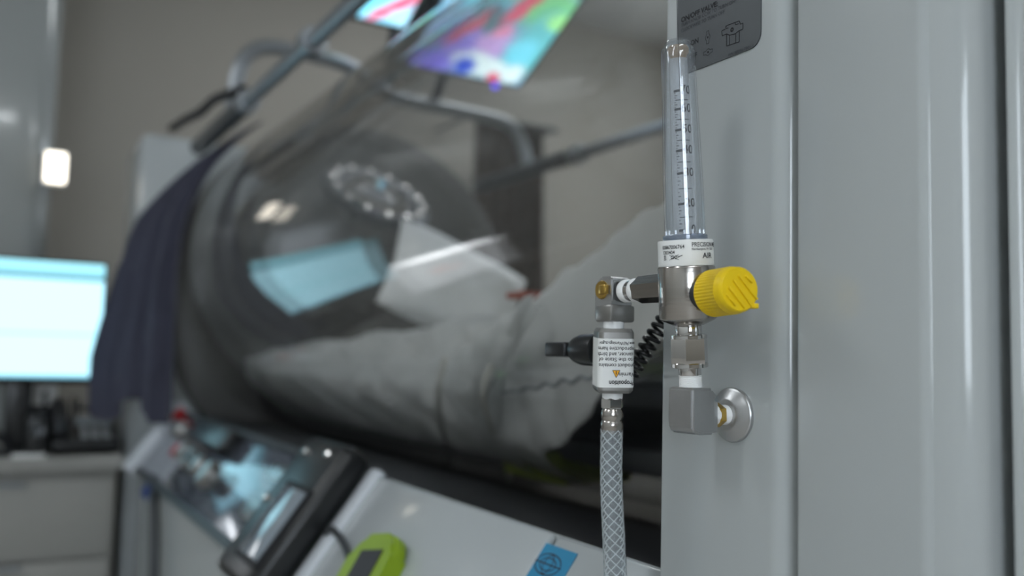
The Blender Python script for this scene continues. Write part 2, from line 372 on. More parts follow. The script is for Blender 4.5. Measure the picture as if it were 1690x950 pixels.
# far end : dark bulkhead disc with a bolted port, white housing behind
fb = B().lathe([(0, 0), (.505, 0), (.545, .012), (.55, .03), (.55, .085), (0, .085)], V((.972, 2.60, .165)), V((0, 1, 0)), 96).build('bulkhead', skin_door, ch); fb['label'] = 'dark round end bulkhead seen through the tube'
pc = WY(622, 324, 2.30); pz = V((-.28, -.52, .80)).normalized()
pz = V((.1, -.60, .79)).normalized()
pt = B().lathe([(0, .0), (.10, .0), (.105, .006), (.148, .010), (.156, .002), (.156, -.016), (0, -.016)], pc, pz, 48).build('port_flange', steel_dark, ch)
px_, py_, _ = frame_of(pz)
for i in range(14):
    a = 2*PI*i/14; p = pc+(px_*math.cos(a)+py_*math.sin(a))*.130+pz*.009
    B().lathe([(.012, 0), (.012, .006), (.008, .012), (0, .014)], p, pz, 10).build('bolt', chrome, pt)
B().lathe([(.06, .0), (.078, .016), (.096, .0)], pc+pz*.001, pz, 40, close=False).build('port_rim', chrome, pt)
B().tube([pc-pz*.016, pc-pz*.07+V((0, .1, .02)), V((pc.x, 2.605, pc.z+.1))], .02, 10).build('port_stem', steel_dark, pt)
B().box((.352, 2.69, ZB), (1.15, 3.0, .615), .01).build('far_housing', white_base, ch)
# cradle rail and base
B().prism([V((x, .536, z)) for x, z in ((.50, -.176), (.70, -.196), (.77, -.222), (.927, -.2425), (1.30, -.25), (1.36, -.52), (.50, -.52))], V((0, 2.06, 0))).build('cradle_rail', black_matte, ch)
def con(y, t, h=0): return V((.47-.60*t-.80*h, y, -.160-.80*t+.60*h))      # console face: y along the chamber, t down the slope, h off the face
TM = .188
prof = [con(0, 0), con(0, TM), con(0, TM)+V((.012, 0, -.012)), con(0, TM)+V((.014, 0, -.60)), V((.60, 0, -.92)), V((.60, 0, -.21)), V((.49, 0, -.17))]
def console(y0, y1): return B().prism([p+V((0, y0, 0)) for p in prof], V((0, y1-y0, 0)))
bs = console(.535, 2.53).build('base_console', white_base, ch); bs['label'] = 'white sloped console along the base'
def cbox(y0, y1, t0, t1, h0, h1, bev=0, seg=2):
    return B().box((y0, t0, h0), (y1, t1, h1), bev, seg, (con(0, 0), V((0, 1, 0)), V((-.6, 0, -.8)), V((-.8, 0, .6))))
cbox(2.46, 2.545, -.012, TM+.012, .0, .034, .008).build('console_end_cap', console_edge, ch)
ip = cbox(1.345, 2.462, .002, TM-.004, .0005, .010, .003).build('instrument_panel', console_steel, ch); ip['label'] = 'blue-grey glossy instrument panel on the console'
cbox(1.345, 2.455, .004, .016, .010, .018).build('panel_rail', dark_gasket, ch)
cbox(1.345, 2.455, TM-.012, TM+.004, .006, .016).build('panel_rail', steel_dark, ch)
cbox(1.78, 2.09, .016, .064, .010, .045, .006).build('black_module', black_plastic, ip)
for (y, t) in ((2.40, .020), (2.13, .098)):
    k = B().lathe([(.010, 0), (.010, .010), (.017, .012), (.018, .026), (.012, .03), (0, .03)], con(y, t, .010), V((-.8, 0, .6)), 20).build('red_knob', red_plastic, ip)
for (y, t, r) in ((2.22, .055, .02), (2.03, .094, .022), (1.93, .10, .026), (1.84, .104, .022), (1.74, .110, .028)):
    B().lathe([(r*.7, 0), (r*.7, .014), (r, .016), (r, .034), (r*.8, .04), (0, .04)], con(y, t, .010), V((-.8, 0, .6)), 18).build('gauge_fitting', grey_alloy, ip)
B().tube([con(2.03, .094, .03), con(1.93, .10, .042), con(1.84, .104, .03), con(1.72, .118, .02)], .012, 10).build('manifold_pipe', steel_dark, ip)
for (y, t) in ((1.455, .052), (1.455, .124)):
    cbox(y-.038, y+.038, t-.014, t+.016, .010, .024, .004).build('latch', grey_alloy, ip)
B().lathe([(.008, 0), (.008, .006), (.004, .010), (0, .011)], con(1.400, .115, .011), V((-.8, 0, .6)), 14).build('indicator_lamp', green_led, ip)
cv = B().grid([[con(1.36+.032*j*1.0, .020+.135*i/8, .030+.009*math.sin(PI*i/8)) for j in range(12)] for i in range(9)], .003).build('clear_cover', cover_clear, ip)
# white raised fascia with ridge and sticker
cbox(.70, 1.118, .003, TM-.002, .0005, .011, .005, 3).build('fascia', white_base, ch)
cbox(.54, .694, .003, TM-.002, .0005, .009, .004, 3).build('fascia', white_base, ch)
cbox(1.118, 1.150, -.004, TM+.002, .0005, .016, .006, 3).build('fascia_edge', console_edge, ch)
st = cbox(.652, .712, .014, .052, .0092, .0100).build('blue_sticker', sticker_blue, ch); st['label'] = 'square blue printed sticker'
b = B(); fn = lambda x, y: con(.682-x, .032-y, .0103)
for r, rr, w in ((.019, .010, .0012), (.012, .006, .0010), (.006, .009, .0010)): stroke(b, [(r*math.cos(a*PI/14), rr*math.sin(a*PI/14)) for a in range(28)], w, fn, True)
stroke(b, [(-.021, 0), (.021, 0)], .0012, fn)
b.build('sticker_print', ink_soft, st, fix=False)
# dark hose and blue connector on the base below the console
B().tube(smooth([V((.372, 2.28, -.30)), V((.352, 2.20, -.33)), V((.350, 2.12, -.42)), V((.355, 2.12, -.70)), V((.36, 2.12, -.92))]), .012, 10).build('drain_hose', steel_dark, ch)
B().cyl(V((.376, 2.30, -.305)), V((.345, 2.22, -.325)), .016, seg=14).build('hose_connector', mat('blue_connector', (.03, .06, .2), .4), ch)

# ---------------------------------------------------------------- black intercom unit on the console
ic = thing('intercom_handset', 'black intercom unit with pale grey display clamped on the sloped console', 'intercom', con(1.235, .1, 0))
cbox(1.152, 1.325, -.012, .215, .012, .058, .016, 4).build('body', black_plastic, ic)
cbox(1.160, 1.262, .066, .185, .0575, .0605, .004).build('bezel', black_matte, ic)
cbox(1.168, 1.255, .073, .176, .060, .0625, .002).build('display', glass_grey, ic)
for y, t in ((1.285, .018), (1.20, .012), (1.305, .10)): B().lathe([(.007, 0), (.007, .003), (.004, .006), (0, .0065)], con(y, t, .057), V((-.8, 0, .6)), 12).build('screw', chrome, ic)
# ---------------------------------------------------------------- lime timer
tm = thing('digital_timer', 'small lime green timer with dark square display on the white console', 'timer', con(1.02, .1, 0))
fr = (con(.955, .112, .0), V((0, .97, 0))+V((-.6, 0, -.8))*.24, V((-.6, 0, -.8))*.97-V((0, .24, 0)), V((-.8, 0, .6)))
b = B()
b.prism([fr[0]+fr[1]*(-.002+x)+fr[2]*(.008+y)+fr[3]*.0115 for x, y in [(cx+.027*math.cos(math.radians(a)), cy+.027*math.sin(math.radians(a))) for cx, cy, a0_ in ((.020, .020, 0), (-.020, .020, 90), (-.020, -.020, 180), (.020, -.020, 270)) for a in range(a0_, a0_+91, 15)]], fr[3]*.0225)
bmesh.ops.bevel(b.b, geom=[e for e in b.b.edges if len({round((v.co-fr[0]).dot(fr[3]), 5) for v in e.verts}) == 1], offset=.006, segments=3, affect='EDGES')
b.build('case', lime, tm)
B().box((-.030, -.018, .0335), (.018, .018, .0355), .001, 1, fr).build('display', mat('dark_lcd', (.035, .035, .04), .6), tm)
for i in range(3): B().lathe([(.007, 0), (.007, .003), (0, .0045)], fr[0]+fr[1]*(-.022+.020*i)+fr[2]*.033+fr[3]*.0335, fr[3], 14).build('button', mat('pink_button', (.55, .28, .2), .5), tm)
B().tube(smooth([con(1.00, .12, .022), con(1.06, .10, .022), con(1.125, .09, .022), con(1.14, .10, .018)]), .0045, 8).build('strap_cord', steel_dark, tm)

# ================================================================ inside the tube
def drape(s): return s
bed = thing('treatment_bed', 'grey vinyl bed pad with raised backrest inside the clear tube', 'bed', (.93, 1.5, -.15))
RI = RT-.034
def lim(z): return CX_-math.sqrt(max(0, RI**2-(z-CZ_)**2))
B().box((.74, 1.18, -.10), (1.13, 2.50, -.03), .02, 3).build('mattress', mattress_m, bed)
bk = (V((.690, 1.17, -.105)), V((1, 0, 0)), V((0, -.945, .327)), V((0, .327, .945)))
B().box((0, .01, .012), (.47, .60, .150), .025, 3, bk).build('backrest', mattress_m, bed)
B().box((.02, .0, -.012), (.45, .58, .010), .004, 2, bk).build('backrest_tray', steel_dark, bed)
B().box((.77, .70, -.150), (1.09, 2.5, -.115), .006).build('bed_tray', steel_dark, bed)
# blanket heaped beside the tube wall on the viewer's side
rows = []
for i in range(110):
    f = i/109; y = 1.20+(2.57-1.20)*f
    top = .072-.092*f**1.2
    row = []
    for j in range(60):
        g = j/59
        if g < .12:
            q = g/.12; a = math.radians(256-10*q); x, z = CX_+(RI-.006)*math.cos(a), CZ_+(RI-.006)*math.sin(a)
        elif g < .55:
            q = (g-.12)/.43; z0 = CZ_+(RI-.006)*math.sin(math.radians(246)); x0 = CX_+(RI-.006)*math.cos(math.radians(246))
            z = z0+(top-z0)*q; x = x0-.035*math.sin(q*PI*.9)-.055*q*(1-q)+.01*q; x += (lim(z)+.02-x)*(.06+.70*f**1.5)*math.sin(min(1, q*1.2)*PI/2)
        else:
            q = (g-.55)/.45; x = CX_+(RI-.006)*math.cos(math.radians(246))+.01; x += (lim(top)+.02-x)*(.06+.70*f**1.5); x += q*.40; z = top+.018*math.sin(min(1, q*4)*PI/2)-q*.045
        fold = abs(math.sin(y*9+z*14+2*wob(x, y, 1, 8)))**.6-.6
        n = wob(z*2.2, y*1.3, 1.7, 1)*.020+wob(z*2+x, y*2.2, 3.2, 4)*.012+fold*.016
        if g < .55: x += n*1.3*min(1, g*5); z += n*.25*g
        else: z += n*.9; x += n*.3
        row.append(V((max(x, lim(z)+.010), y, z)))
    rows.append(row)
tag(B().grid(rows, .003).build('blanket', linen, None, 60), 'rumpled white blanket heaped along the flat end of the bed', 'blanket')
# sheet over the backrest, hanging down its near side
rows = []
for i in range(60):
    f = i/59
    row = []
    for j in range(34):
        g = j/33
        base = bk[0]+bk[2]*(-.04+.66*f)+bk[3]*.162
        if g < .45:
            q = 1-g/.45; dr = .185+.03*math.sin(f*8)+.05*math.exp(-((f-.05)/.08)**2)
            p = base+V((-.016-.018*math.sin(q*2.6+f*7)*q, 0, 0))-bk[3]*dr*q+V((-.012, 0, 0))*math.sin(f*60+q*2)*q*math.exp(-f*3)
        else:
            q = (g-.45)/.55; p = base+V((-.016*(1-q)+q*.48, 0, 0))+bk[3]*(wob(f*1.0, q*.7, 4, 3)*.010)
        p.x = max(p.x, lim(p.z)+.003)
        row.append(p)
    rows.append(row)
tag(B().grid(rows, .003).build('bed_sheet', linen, None, 60), 'white sheet draped smoothly over the raised backrest', 'sheet')
# gathered fold hanging off the sheet
rows = []
for i in range(36):
    f = i/35; row = []
    c = V((.622-.012*math.sin(f*3), 1.10+.17*f, .045-.245*f)); wdt = (.10*(1-f)**.8+.016)*(1-.5*math.exp(-((f-.60)/.14)**2))
    for j in range(26):
        g = j/25-.5
        p = c+V((.024*math.sin(g*24+f*2.5)*(1-.4*f), -2*g*wdt, 2*g*wdt*.35))
        p.x = max(p.x, lim(p.z)+.003); row.append(p)
    rows.append(row)
tag(B().grid(rows, .003).build('hanging_cloth', linen, None, 60), 'gathered white cloth hanging in folds off the front of the bed', 'cloth')
# pillow standing at the far end of the bed
def pillow(name, c, ex, ey, ez, a, b_, t, m, label, cat):
    rows_t, rows_b = [], []
    bb = B(); n = 20
    def pt(u, v, s):
        pin = max(0, (1-abs(u)**2.6))*max(0, (1-abs(v)**2.6)); hh = t*pin**.42
        uu, vv = u*a*(1-.07*(1-abs(v))*abs(u)), v*b_*(1-.07*(1-abs(u))*abs(v))
        return c+ex*uu+ey*vv+ez*(s*hh+wob(u, v, .8, 5)*.012*pin)
    for s in (1, -1): bb.grid([[pt(-1+2*j/n, -1+2*i/n, s) for j in range(n+1)] for i in range(n+1)])
    bmesh.ops.remove_doubles(bb.b, verts=bb.b.verts[:], dist=.0006)
    return tag(bb.build(name, m, None, 60), label, cat)
pe = V((.93, -.05, -.36)).normalized(); pn = V((-.05, -.93, .3)).normalized(); pn = (pn-pe*pn.dot(pe)).normalized()
pillow('pillow', V((.985, 1.96, .165)), pe, pn.cross(pe), pn, .185, .12, .07, linen, 'white pillow propped up at the far end of the bed', 'pillow')
def inside(px, py, x=.60):
    for _ in range(60):
        p = WX(px, py, x)
        if p.x > lim(p.z)+.012: return p
        x += .006
    return p
tag(B().tube(smooth([inside(*q) for q in ((812, 600), (796, 640), (804, 690), (822, 730), (835, 770), (845, 800))]), .0045, 8).build('white_tube', tube_white), 'thin white tube trailing from the sheet towards the dark floor of the chamber', 'tube')
tag(B().tube(smooth([inside(*q) for q in ((735, 590), (722, 640), (724, 690), (738, 735), (742, 765), (728, 788))]), .005, 8).build('cream_tube', tube_white), 'off-white tube looped over the gathered cloth', 'tube')
op = inside(875, 770, .66); tag(B().box((op.x, op.y-.09, op.z-.02), (op.x+.14, op.y+.09, op.z+.035), .01, 3).build('olive_pad', olive), 'olive green folded pad lying under the backrest', 'pad')
rp = WY(872, 488, 1.30); tag(B().box((rp.x-.03, rp.y-.03, rp.z-.006), (rp.x+.03, rp.y+.03, rp.z+.006), .006, 2).build('red_tab', mat('red_cloth', (.35, .09, .06), .8)), 'small red cloth tag lying on the sheet', 'tag')

# coiled black cord inside the tube behind the valve
p0, p1 = WX(1104, 516, .4535), WX(1040, 616, .430)
path = []
N_ = 300
for i in range(N_):
    f = i/(N_-1); p = p0.lerp(p1, f); ax, ay, az = frame_of(p1-p0)
    a = f*2*PI*9; path.append(p+(ax*math.cos(a)+ay*math.sin(a))*.0058)
tag(B().tube(path, .0016, 7).build('coiled_cord', black_plastic), 'black coiled cord stretched behind the shutoff valve', 'cord')
path = [inside(1040-210*i/60, 610+38*i/60+4*math.sin(i*.75)*math.sin(i*.052), .62) for i in range(61)]
tag(B().tube(path, .0026, 7).build('dark_wire', steel_rod), 'thin grey wavy wire lying across the sheet inside the tube', 'wire')

# ================================================================ blue cloth over the far end of the tube
rows = []
S = 60
for i in range(S+1):
    f = i/S
    if f < .52:
        a = math.radians(128+52*f/.52); near = V((CX_+.495*math.cos(a), 2.42, CZ_+.495*math.sin(a)))
    else:
        q = (f-.52)/.48; near = V((CX_-.495-.004+.0*q, 2.42, CZ_-q*.385))
    wf_ = min(1, .10+f*2.2)
    row = []
    for j in range(25):
        g = j/24
        p = near.copy()
        out = (.04+.12*min(1, f*1.2))*g*wf_
        dirr = (p-V((CX_, 2.42, CZ_))); dirr.y = 0; dirr = dirr.normalized() if f < .52 else V((-1, 0, 0))
        p += dirr*(out+.014*math.sin(g*19+f*2.4)*wf_+.008*math.sin(g*41+f*5)*wf_+.01)
        p.y += (.19*g-.04)*wf_ + .01*math.sin(f*9)
        if f > .9: p.z -= .03*math.sin(g*9)
        row.append(p)
    rows.append(row)
tag(B().grid(rows, .006).build('blue_drape', blue_cloth, None, 60), 'dark blue cloth draped over the far end of the clear tube', 'cloth')

# ================================================================ screens hung above the tube
def tv(name, label, corner, w, h, tilt, mscr, bez, led=False):
    ex = V((1, 0, 0)); ey = V((0, -math.sin(tilt), math.cos(tilt))); ez = ex.cross(ey)      # ez = screen normal, towards the near end
    t = thing(name, label, 'screen', corner)
    f0 = (corner, ex, ey, ez)
    B().box((-bez[0], -bez[1], -.035), (w+bez[2], h+bez[3], -.002), .004, 2, f0).build('case', steel_dark, t)
    B().grid([[corner+ex*(w*j)+ey*(h*i)+ez*0 for j in (0, 1)] for i in (0, 1)]).build('display', mscr, t, fix=False)
    if led: B().lathe([(.010, 0), (.010, .004), (0, .007)], corner+ex*(w*.80)-ey*.014, ez, 12).build('power_lamp', emit('blue_led', (.12, .08, 1), 2.0), t)
    B().tube([corner+ex*w*.5+ey*h*.3-ez*.03, corner+ex*w*.5+ey*h*.2-ez*.14, V((corner.x+w*.5, 2.30, .72))], .014, 10).build('mount_arm', steel_dark, t)
    return t
cy, vi, rd, gr, wh, bl, dk = (.20, .75, .95), (.30, .25, .85), (.75, .10, .20), (.20, .62, .28), (.75, .95, 1), (.05, .12, .75), (.10, .22, .28)
blobsA = [(.25, .85, .28, .2, 0, cy), (.55, .95, .35, .15, 0, (.35, .7, .75)), (.85, .80, .30, .22, 0, gr), (.9, .45, .2, .4, 0, (.15, .55, .60)), (.35, .35, .3, .25, 10, vi), (.15, .08, .25, .14, 0, (.25, .22, .95)), (.55, .40, .16, .2, 0, (.55, .40, .80)),
          (.60, .14, .30, .14, -6, wh), (.83, .35, .14, .18, 0, cy), (.45, .60, .12, .16, 30, dk), (.30, .50, .05, .26, -28, rd), (.62, .80, .07, .26, -22, rd), (.88, .12, .1, .12, 0, wh), (.74, .04, .07, .06, 0, rd), (.45, .1, .1, .1, 0, bl), (.95, .72, .10, .10, 0, (.35, .85, .35)), (.58, .52, .05, .1, -40, (.8, .3, .5))]
blobsB = [(.2, .3, .4, .3, 0, cy), (.35, .2, .08, .40, -50, rd), (.75, .3, .10, .35, -50, rd), (.6, .1, .3, .12, 0, (.4, .75, .95)), (.9, .25, .15, .3, 0, (.35, .45, .9)), (.05, .5, .2, .2, 0, gr)]
TY = 2.1
bl_ = WY(672, 105, TY)
tv('lower_screen', 'lit colour screen seen through the top of the clear tube', bl_, .335, .34, 1.12, screen('film_picture', (.22, .42, .60), blobsA, TV_W, .10), (.04, .012, .012, .02), True)
bl2 = WY(590, 28, 2.25)
tv('upper_screen', 'lit colour screen cut off by the top edge beside the tie rod', bl2, .235, .30, 1.12, screen('film_picture_upper', (.25, .60, .80), blobsB, TV_W, .10), (.018, .018, .018, .02))
# black cable behind the left tie rod
tag(B().tube(smooth([WX(284, 212, .47), WX(308, 196, .47), WX(332, 186, .475), WX(352, 164, .48), WX(376, 156, .485), WX(402, 148, .50)]), .013, 10).build('black_cable', black_matte), 'short kinked black cable poking out behind the left tie rod', 'cable')

# ================================================================ left side of the room
dr = thing('dresser', 'grey laminate drawer unit standing under the monitor', 'dresser', (-.35, 2.8, FL))
DX, DY, DZ = .33, 2.56, -.275
B().box((-1.0, DY+.02, FL+.05), (DX-.01, 3.04, DZ-.035), .003).build('carcass', grey_wood, dr)
B().box((-1.02, DY-.01, DZ-.035), (DX+.003, 3.05, DZ), .004).build('worktop', grey_wood, dr)
for c_ in range(2):
    for k in range(3):
        x0, x1 = (DX-.02-.66*(c_+1)+.012, DX-.02-.66*c_)
        z1 = DZ-.055-.205*k
        d = B().box((x0, DY, z1-.195), (x1, DY+.02, z1), .003).build('drawer', grey_wood, dr)
        B().box((x0+.2, DY-.012, z1-.014), (x1-.2, DY, z1-.004), .002).build('finger_pull', steel_rod, d)
B().box((-.98, DY+.05, FL), (DX-.04, 3.0, FL+.05)).build('plinth', dark_gasket, dr)
# monitor
MY = 2.60
mBR, mTR, mTL = WY(166, 622, MY), WY(174, 445, MY), None
mo = thing('computer_monitor', 'bright computer monitor glowing pale cyan on the dresser', 'monitor', (mBR.x-.18, MY, DZ))
mz0, mz1, mx1 = WY(166, 624, MY).z, WY(172, 438, MY).z, WY(169, 520, MY).x
mx0 = mx1-.35
B().box((mx0-.012, MY+.002, mz0-.016), (mx1+.006, MY+.04, mz1+.007), .004).build('case', black_plastic, mo)
def mscreen():
    m, nt, N, L, p = nodes('monitor_picture'); N.remove(p)
    tc = N.new('ShaderNodeTexCoord'); sp = N.new('ShaderNodeSeparateXYZ'); L.new(tc.outputs['UV'], sp.inputs[0])
    cr_ = N.new('ShaderNodeValToRGB'); cr_.color_ramp.interpolation = 'CONSTANT'; L.new(sp.outputs['Y'], cr_.inputs[0])
    e = cr_.color_ramp.elements; e[0].position = 0; e[0].color = (.16, .40, .52, 1); e[1].position = .02; e[1].color = (.44, .82, .97, 1)
    for p_, c_ in ((.36, (.32, .74, .84, 1)), (.39, (.44, .82, .97, 1)), (.85, (.04, .12, .15, 1)), (.885, (.22, .52, .62, 1)), (.955, (.30, .66, .76, 1))):
        q = e.new(p_); q.color = c_
    em = N.new('ShaderNodeEmission'); L.new(cr_.outputs[0], em.inputs[0]); em.inputs[1].default_value = MON_W
    L.new(em.outputs[0], N['Material Output'].inputs[0]); return m
B().grid([[V((mx0+(mx1-mx0)*j, MY, mz0+(mz1-mz0)*i)) for j in (0, 1)] for i in (0, 1)]).build('display', mscreen(), mo, fix=False)
mxc = mx0+.17
B().box((mxc-.03, MY+.02, DZ+.015), (mxc+.03, MY+.06, mz0+.05), .005).build('stand', black_plastic, mo)
B().box((mxc-.075, MY+.0, DZ), (mxc+.065, MY+.12, DZ+.016), .005).build('foot', black_plastic, mo)
mo2 = thing('computer_monitor', 'low second screen with a white page, left of the pale cyan monitor', 'monitor', (-.33, MY, DZ))
B().box((-.53, MY+.002, -.245), (-.125, MY+.03, .006), .004).build('case', black_plastic, mo2)
B().grid([[V((-.525+.39*j, MY, -.235+.235*i)) for j in (0, 1)] for i in (0, 1)]).build('display', screen('white_page', (.40, .42, .44), [(.5, .93, .52, .07, 0, (3.0, 3.1, 3.2)), (.62, .45, .10, .12, 0, (.5, .25, .22))], 2.6), mo2, fix=False)
B().box((-.36, MY+.02, DZ+.015), (-.30, MY+.06, -.15), .005).build('stand', black_plastic, mo2)
B().box((-.43, MY-.03, DZ), (-.23, MY+.12, DZ+.016), .005).build('foot', black_plastic, mo2)
# things on the worktop
cd_ = [WY(34, 626, 2.72), WY(96, 626, 2.72), WY(96, 668, 2.72), WY(34, 668, 2.72)]
nc = thing('note_card', 'white paper card propped behind the black gear under the monitor', 'card', (cd_[0].x+.04, 2.72, DZ))
B().box((cd_[0].x, 2.72, cd_[2].z), (cd_[1].x, 2.724, cd_[0].z)).build('sheet', paper, nc)
B().box((cd_[0].x+.01, 2.722, DZ), (cd_[1].x-.01, 2.76, cd_[2].z+.02), .003).build('holder', black_matte, nc)
def phone(x, y, label):
    t = thing('desk_phone', label, 'phone', (x, y, DZ))
    fr_ = (V((x, y, DZ)), V((1, 0, 0)), V((0, .94, .34)), V((0, -.34, .94)))
    B().box((-.085, 0, .002), (.085, .17, .04), .012, 3, fr_).build('base', black_plastic, t)
    B().tube(smooth([V((x-.06, y-.01, DZ+.055)), V((x-.062, y+.03, DZ+.09)), V((x-.062, y+.12, DZ+.125)), V((x-.06, y+.17, DZ+.12))]), .02, 10).build('handset', black_matte, t)
    B().box((-.02, .10, .039), (.07, .155, .042), .001, 1, fr_).build('display', glass_grey, t)
    for r in range(4):
        for c in range(3): B().box((-.012+.026*c, .018+.019*r, .039), (.006+.026*c, .030+.019*r, .044), .002, 1, fr_).build('key', steel_rod, t)
    return t
phone(.243, 2.585, 'black desk phone on the right corner of the dresser')
cmr = thing('black_radio', 'black radio unit with round speaker and antenna left of the desk phone', 'radio', (.135, 2.62, DZ))
B().box((.105, 2.575, DZ), (.152, 2.64, DZ+.105), .008, 3).build('body', black_plastic, cmr)
B().lathe([(.022, 0), (.022, .006), (.018, .008), (.0, .003)], V((.128, 2.575, DZ+.07)), V((0, -1, 0)), 20).build('speaker', steel_dark, cmr)
B().cyl(V((.143, 2.62, DZ+.105)), V((.143, 2.62, DZ+.165)), .006, seg=10).build('antenna', black_matte, cmr)
tray = thing('wire_tray', 'black wire tray of papers standing at the dresser edge', 'tray', (.30, 2.7, DZ))
for k in range(3): B().box((.235, 2.80, DZ+.012+.045*k), (.325, 2.98, DZ+.018+.045*k), .002).build('shelf', black_matte, tray)
for sx in (.236, .324):
    for sy in (2.802, 2.976): B().cyl(V((sx, sy, DZ)), V((sx, sy, DZ+.135)), .004, seg=8).build('post', black_matte, tray)
tag(B().box((.075, 2.556, DZ), (.15, 2.572, DZ+.010), .002).build('white_note', paper), 'small white slip of paper on the worktop front edge', 'paper')
lp = [V((.02+(.055-.004*(i//40))*math.cos(i*PI/20), 2.585+.012*math.sin(i*PI/20), DZ+.010+.075*abs(math.sin(i*PI/40))+.004*(i//40))) for i in range(160)]
tag(B().tube(lp, .007, 8).build('cable_bundle', black_matte), 'bundle of black cable looped on the dresser under the monitor', 'cable')
# tall glossy white cabinet behind the monitor
cab = thing('tall_cabinet', 'tall glossy grey-white cabinet with rounded edge behind the monitor', 'cabinet', (-.4, 3.4, FL))
xyprism([(-1.1, YB-.01)]+[(-1.1, 3.08)]+arc(.075, 3.155, .075, 270, 360, 12)+[(.15, YB-.01)], FL, 1.6).build('body', mat('cabinet_enamel', (.27, .285, .285), .14, 0, .03, 4, 0, .5), cab, 25)
for zz in (.12, -.15): B().box((-1.05, 3.073, zz), (-.02, 3.079, zz+.012)).build('seam', steel_dark, cab)
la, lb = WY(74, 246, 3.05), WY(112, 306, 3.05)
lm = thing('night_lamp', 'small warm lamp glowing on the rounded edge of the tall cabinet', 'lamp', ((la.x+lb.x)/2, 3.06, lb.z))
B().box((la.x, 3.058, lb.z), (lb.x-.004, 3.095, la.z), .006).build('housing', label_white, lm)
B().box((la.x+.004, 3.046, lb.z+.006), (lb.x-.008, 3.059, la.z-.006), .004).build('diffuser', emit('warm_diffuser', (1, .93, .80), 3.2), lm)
# brown curtain at the back wall, seen through the tube
def curtain(x0, x1, zt, zb, y):
    rows = []
    for i in range(14):
        f = i/13; row = []
        for j in range(70):
            g = j/69; row.append(V((x0+(x1-x0)*g+f*.08*(g-.3), y+.03*math.sin(g*34)+.012*math.sin(g*71+f*2), zt+(zb-zt)*f)))
        rows.append(row)
    return B().grid(rows, .004).build('brown_curtain', curtain_m, None, 60)
tag(curtain(1.80, 2.16, 1.05, -.99, 3.42), 'dark brown curtain hanging at the back beyond the tube', 'curtain')
rl = B().cyl(V((1.74, 3.42, 1.06)), V((2.22, 3.42, 1.06)), .012, seg=12)
for x in (1.76, 2.20): rl.cyl(V((x, 3.42, 1.06)), V((x, YB, 1.06)), .008, seg=10)
tag(rl.build('curtain_rail', steel_dark), 'dark short rail holding the brown curtain', 'rail')

# ================================================================ flowmeter assembly (sharp foreground)
D0 = .600; K = D0/F
AB, AT = W(1140, 640, D0), W(1118.5, 70, D0)
az = (AT-AB).normalized(); LEN = (AT-AB).length
HP = lambda py: (640-py)/570*LEN                    # height along the axis of an image row
ax_ = (cr-az*cr.dot(az)).normalized()               # sideways, to the right
ay_ = az.cross(ax_)
AX = lambda py: AB+az*HP(py)
fm = thing('air_flowmeter', 'clear-tubed air flowmeter with nickel body and yellow knob on white panel', 'flowmeter', AB)
L_ = lambda rows: [(r*K, HP(py)) for r, py in rows]
# clear shroud
B().lathe(L_([(35, 397), (35, 391), (33.5, 386), (33, 300), (29, 160), (27.5, 86), (26, 80), (22, 77.5), (21, 71), (17, 67), (0, 66), (0, 69), (16, 70), (19, 75), (21, 83), (24.3, 90), (25.8, 160), (29.5, 300), (29.8, 388), (30, 397), (35, 397)]), AB, az, 48, ex=ax_, close=False).build('shroud', polyc, fm, 30)
mt = B().lathe(L_([(19, 392), (19, 340), (17, 220), (15.5, 130), (15, 98), (11.5, 98), (11.5, 130), (12, 220), (13, 392), (19, 392)]), AB, az, 36, ex=ax_, close=False).build('metering_tube', inner_glass, fm, 30)
B().lathe(L_([(0, 101), (9, 101), (12, 96), (17, 88), (18, 81), (14, 76), (0, 76)]), AB, az, 28, ex=ax_).build('top_plug', tan_plug, fm)
B().lathe(L_([(34, 397), (36.5, 395), (36.5, 389), (32, 387), (32, 397)]), AB, az, 40, ex=ax_, close=False).build('shroud_collar', clear('collar_plastic', (.7, .74, .8), .08, .08, .3, (.45, .5, .58)), fm)
for i in range(14):
    a = 2*PI*i/14
    p = AX(386)+(ax_*math.cos(a)+ay_*math.sin(a))*31*K
    B().box((-1.6*K, -1.6*K, -6*K), (1.6*K, 1.6*K, 6*K), .4*K, 1, (p, ax_, ay_, az)).build('shroud_rib', polyc, fm)
B().lathe(L_([(0, 377), (5, 378), (6.5, 383), (5, 388), (0, 390)]), AB, az, 20, ex=ax_).build('float_ball', black_plastic, fm)
# printed scale on the metering tube
def on_cyl(r, aoff):
    def f(x, y, rr=r): 
        a = aoff+x/rr; return AB+az*y+(ax_*math.sin(a)-ay_*math.cos(a))*(rr+.00015)
    return f
def trad(py):
    q = ((98, 15), (130, 15.5), (220, 17), (340, 19), (392, 19))
    for (a, ra), (c, rc) in zip(q, q[1:]):
        if py <= c: return (ra+(rc-ra)*(py-a)/(c-a))*K
    return 19*K
b = B(); b2 = B()
marks = [(70, 153), (60, 183), (50, 217), (40, 251), (30, 288), (20, 338), (10, 381)]
for n_, py in marks:
    r = trad(py); f = on_cyl(r+.0001, 0); h = HP(py)
    stroke(b, [(-13*K, h-.4*K), (-3*K, h+.6*K)], 4.0*K, f)
    lay(b, text_mesh(str(n_), 20*K, 'LEFT', .00012), lambda x, y: f(x-2.5*K, h+y+1.5*K))
    stroke(b, [(-2.5*K, h+1), (-2.4*K, h)], .1*K, f)
mid = [(153, 183), (183, 217), (217, 251), (251, 288), (288, 338), (338, 381)]
